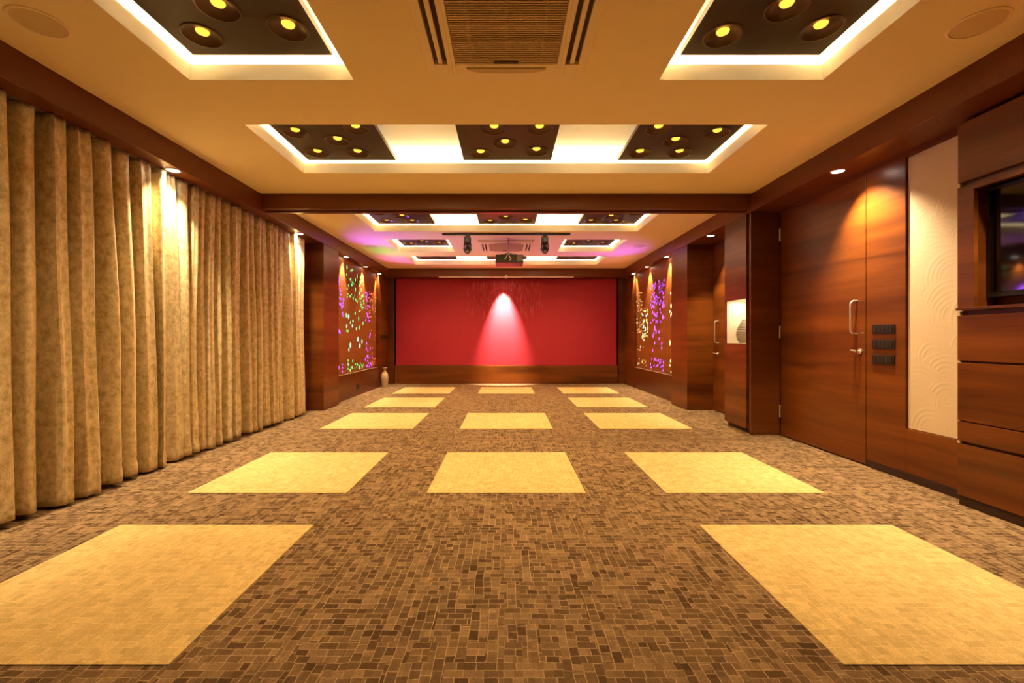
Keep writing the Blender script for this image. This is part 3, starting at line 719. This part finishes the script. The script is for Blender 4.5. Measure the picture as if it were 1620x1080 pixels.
# ---------------------------------------------------------------- cassette air conditioners
def cassette(x, y, label):
    t = thing('air_conditioner', label, 'air conditioner', (x, y, CEIL), 'ceiling cassette air conditioners')
    h = 0.475; zb = -0.034
    f = MB(); gi = 0.30
    f.box(-h, -0.425, -h, h, zb+0.012, 0).box(0.425, h, -h, h, zb+0.012, 0).box(-0.425, 0.425, -h, -0.40, zb+0.008, 0).box(-0.425, 0.425, 0.40, h, zb+0.008, 0)
    for s in (-1, 1):
        f.box(s*0.32, s*0.345, -0.40, 0.40, zb, 0).box(s*0.30, s*0.32, -0.40, 0.40, zb+0.002, 0)
        f.box(s*0.345, s*0.425, -0.40, -0.30, zb, 0).box(s*0.345, s*0.425, 0.30, 0.40, zb, 0)
        f.box(-0.30, 0.30, s*0.30, s*0.40, zb+0.002, 0)
    f.build('frame', M['ac_white'], t, bevel=0.003)
    g = MB().box(-0.30, 0.30, -0.30, 0.30, zb+0.022, zb+0.026)
    k = -0.29
    while k < 0.29:
        g.box(-0.296, 0.296, k, k+0.008, zb+0.003, zb+0.022); k += 0.0165
    for q in (-0.2, -0.0, 0.2): g.box(q-0.006, q+0.006, -0.296, 0.296, zb+0.006, zb+0.022)
    g.build('grille', M['ac_grille'], t)
    la = MB().box(-0.07, 0.07, 0.268, 0.29, zb-0.002, zb+0.004); la.build('latch', M['ac_slot'], t, bevel=0.003)
    for s in (-1, 1):
        MB().box(s*0.348, s*0.422, -0.298, 0.298, -0.010, -0.004).build('vent_slot', M['ac_slot'], t)
        MB().box(s*0.372, s*0.398, -0.297, 0.297, zb+0.002, -0.012).build('vent_flap', M['ac_white'], t, bevel=0.004)
        fl = MB(); n = 14
        pts = [(-0.235 + 0.47*i/n, s*(0.345 + 0.034*(1-(2*i/n-1)**4))) for i in range(n+1)] + [(0.235, s*0.332), (-0.235, s*0.332)]
        m_ = len(pts); fl.add([(p[0], p[1], zb-0.005) for p in pts] + [(p[0], p[1], zb+0.004) for p in pts], [tuple(range(m_)), tuple(range(2*m_-1, m_-1, -1))] + [(i, (i+1) % m_, m_+(i+1) % m_, m_+i) for i in range(m_)])
        fl.build('vent_flap', M['ac_grille'], t)
    return t
ac = cassette(0.0, 2.335, 'cream ceiling cassette unit between the two near light coves')
copy_thing(ac, (0.0, 7.98, CEIL), 0, 'far cream ceiling cassette unit behind the projector')

# ---------------------------------------------------------------- ceiling speakers
def speaker(x, y, label, proto=[None]):
    if proto[0] is None:
        t = thing('ceiling_speaker', label, 'speaker', (x, y, CEIL), 'round ceiling speakers')
        MB().lathe([(0.125, 0), (0.124, -0.005), (0.112, -0.007), (0.110, -0.003)], seg=40).build('rim', M['ac_white'], t, smooth=True)
        MB().lathe([(0.110, -0.003), (0.08, -0.006), (0.04, -0.0075), (0.0005, -0.008)], seg=40).build('grille', M['speaker'], t, smooth=True)
        proto[0] = t; return t
    return copy_thing(proto[0], (x, y, CEIL), 0, label)
speaker(-2.425, 2.33, 'round ceiling speaker near the curtains, close to the left picture corner')
speaker(2.46, 2.34, 'round ceiling speaker near the cabinet, close to the right picture corner')
speaker(-2.39, 7.97, 'far round ceiling speaker in purple light left of the small cove')
speaker(2.37, 7.97, 'far round ceiling speaker right of the small cove')

# ---------------------------------------------------------------- stage lighting bar, moving heads, projector, screen
tag(MB().box(-1.0, 1.0, 6.985, 7.02, CEIL-0.032, CEIL-0.001).build('lighting_bar', M['black'], bevel=0.003), 'black bar on the ceiling carrying two stage lights', 'rail')
def moving_head(x, label):
    t = thing('stage_light', label, 'stage light', (x, 7.0, CEIL-0.032), 'black moving stage lights')
    MB().box(-0.03, 0.03, -0.028, 0.028, -0.03, 0).build('clamp', M['black'], t, bevel=0.003)
    b = MB().box(-0.052, 0.052, -0.06, 0.06, -0.135, -0.03).build('base', M['black'], t, bevel=0.008)
    MB().cyl((0.0, -0.061, -0.085), (0.0, -0.064, -0.085), 0.007, 12).build('indicator', M['lens'], b)
    y = MB().box(-0.045, 0.045, -0.035, 0.035, -0.152, -0.137)
    y.box(-0.058, -0.044, -0.03, 0.03, -0.245, -0.137).box(0.044, 0.058, -0.03, 0.03, -0.245, -0.137)
    y.build('yoke', M['black'], t, bevel=0.004)
    h = MB().tube([(0, 0.045, -0.165), (0, 0.035, -0.18), (0, -0.02, -0.225), (0, -0.05, -0.262), (0, -0.054, -0.267)], [0.022, 0.036, 0.043, 0.047, 0.040], 20).build('lamp_head', M['black'], t, smooth=True)
    MB().lathe([(0.030, 0), (0.018, -0.006), (0.0005, -0.009)], seg=20).build('lens', M['lens'], h, smooth=True)
    le = h.children[0]; le.location = (0, -0.055, -0.268); le.rotation_euler = (math.radians(-38), 0, 0)
    MB().cyl((-0.066, 0, -0.215), (-0.044, 0, -0.215), 0.012, 12).cyl((0.044, 0, -0.215), (0.066, 0, -0.215), 0.012, 12).build('pivot', M['grey'], t)
    return t
mh = moving_head(-0.605, 'left black stage light hanging from the ceiling bar')
copy_thing(mh, (0.600, 7.0, CEIL-0.032), 0, 'right black stage light hanging from the ceiling bar')

pj = thing('projector', 'dark ceiling projector on a thin pole before the red panel', 'projector', (0.05, 7.42, CEIL))
MB().box(-0.225, 0.225, -0.22, 0.22, -0.425, -0.295).build('body', M['projector'], pj, bevel=0.012)
MB().cyl((-0.02, -0.02, 0.0), (-0.02, -0.02, -0.25), 0.014).cyl((-0.02, -0.02, 0.0), (-0.02, -0.02, -0.012), 0.05).build('pole', M['grey'], pj, smooth=True)
mt = MB().box(-0.07, 0.05, -0.10, 0.07, -0.262, -0.248)
for sx, sy in ((-0.15, -0.15), (0.13, -0.15), (-0.13, 0.13), (0.12, 0.14)): mt.tube([(-0.02, -0.02, -0.255), (sx*0.7, sy*0.7, -0.262), (sx, sy, -0.297)], 0.008, 8)
mt.build('mount', M['grey'], pj)
vt = MB()
for i in range(5): vt.box(0.120, 0.212, -0.223, -0.2195, -0.400+0.021*i, -0.391+0.021*i)
for i in range(5): vt.box(0.120+0.02*i, 0.126+0.02*i, -0.2245, -0.222, -0.405, -0.305)
vt.build('exhaust_grille', M['grey'], pj)
MB().tube([(-0.02, -0.035, -0.20), (0.01, -0.10, -0.25), (-0.01, -0.20, -0.285), (0.0, -0.232, -0.33), (0.03, -0.236, -0.37), (0.0, -0.235, -0.385)], 0.006, 8).tube([(-0.01, -0.10, -0.262), (-0.03, -0.21, -0.285), (-0.05, -0.234, -0.34), (-0.08, -0.234, -0.375)], 0.006, 8).build('cable', M['ac_white'], pj, smooth=True)
MB().cyl((-0.10, 0.22, -0.36), (-0.10, 0.245, -0.36), 0.045, 20).build('lens', M['lens'], pj, smooth=True)

sc_ = thing('projection_screen', 'rolled-up projection screen, thin pale bar with a ring above the red panel', 'projection screen', (0, 10.49, 2.530))
MB().box(-1.57, 1.57, 0.032, 0.07, 0.0, 0.0195).build('housing', M['groove'], sc_, bevel=0.004)
MB().cyl((-1.57, -0.012, 0.0), (1.57, -0.012, 0.0), 0.015, 12).build('bottom_bar', M['screen_white'], sc_, smooth=True)
ring = MB(); rp = [(0.0+0.034*math.cos(2*PI*k/20), -0.026, 0.0+0.034*math.sin(2*PI*k/20)) for k in range(21)]
ring.tube(rp, 0.008, 8); ring.build('pull_ring', M['screen_white'], sc_, smooth=True)

# ---------------------------------------------------------------- vase, far switch plates, floor box
vp = [(0.0, 0.0), (0.058, 0.0), (0.062, 0.01), (0.070, 0.08), (0.082, 0.17), (0.084, 0.24), (0.070, 0.30), (0.040, 0.345), (0.022, 0.365), (0.020, 0.385), (0.030, 0.41), (0.052, 0.438), (0.056, 0.444), (0.046, 0.440), (0.022, 0.41), (0.012, 0.385), (0.0, 0.385)]
tag(MB().lathe(vp, (-2.74, 10.12, 0.0), 36).build('floor_vase', M['vase_tan'], smooth=True), 'tan bottle-shaped floor vase with flared lip left of the red panel', 'vase')
switch_plate('long dark switch plate on wood left of the red panel', -AX0, 10.22, 10.80, 1.085, 1.185, 6, -1)
sb = thing('floor_socket', 'dark socket plate low on the wood under the left light artwork', 'socket', (-AX0, 8.66, 0.13))
MB().box(0, 0.010, -0.07, 0.07, 0, 0.09).build('plate', M['switch'], sb, bevel=0.003)
MB().box(0.010, 0.013, -0.05, 0.05, 0.02, 0.07).build('socket_insert', M['black'], sb, bevel=0.002)
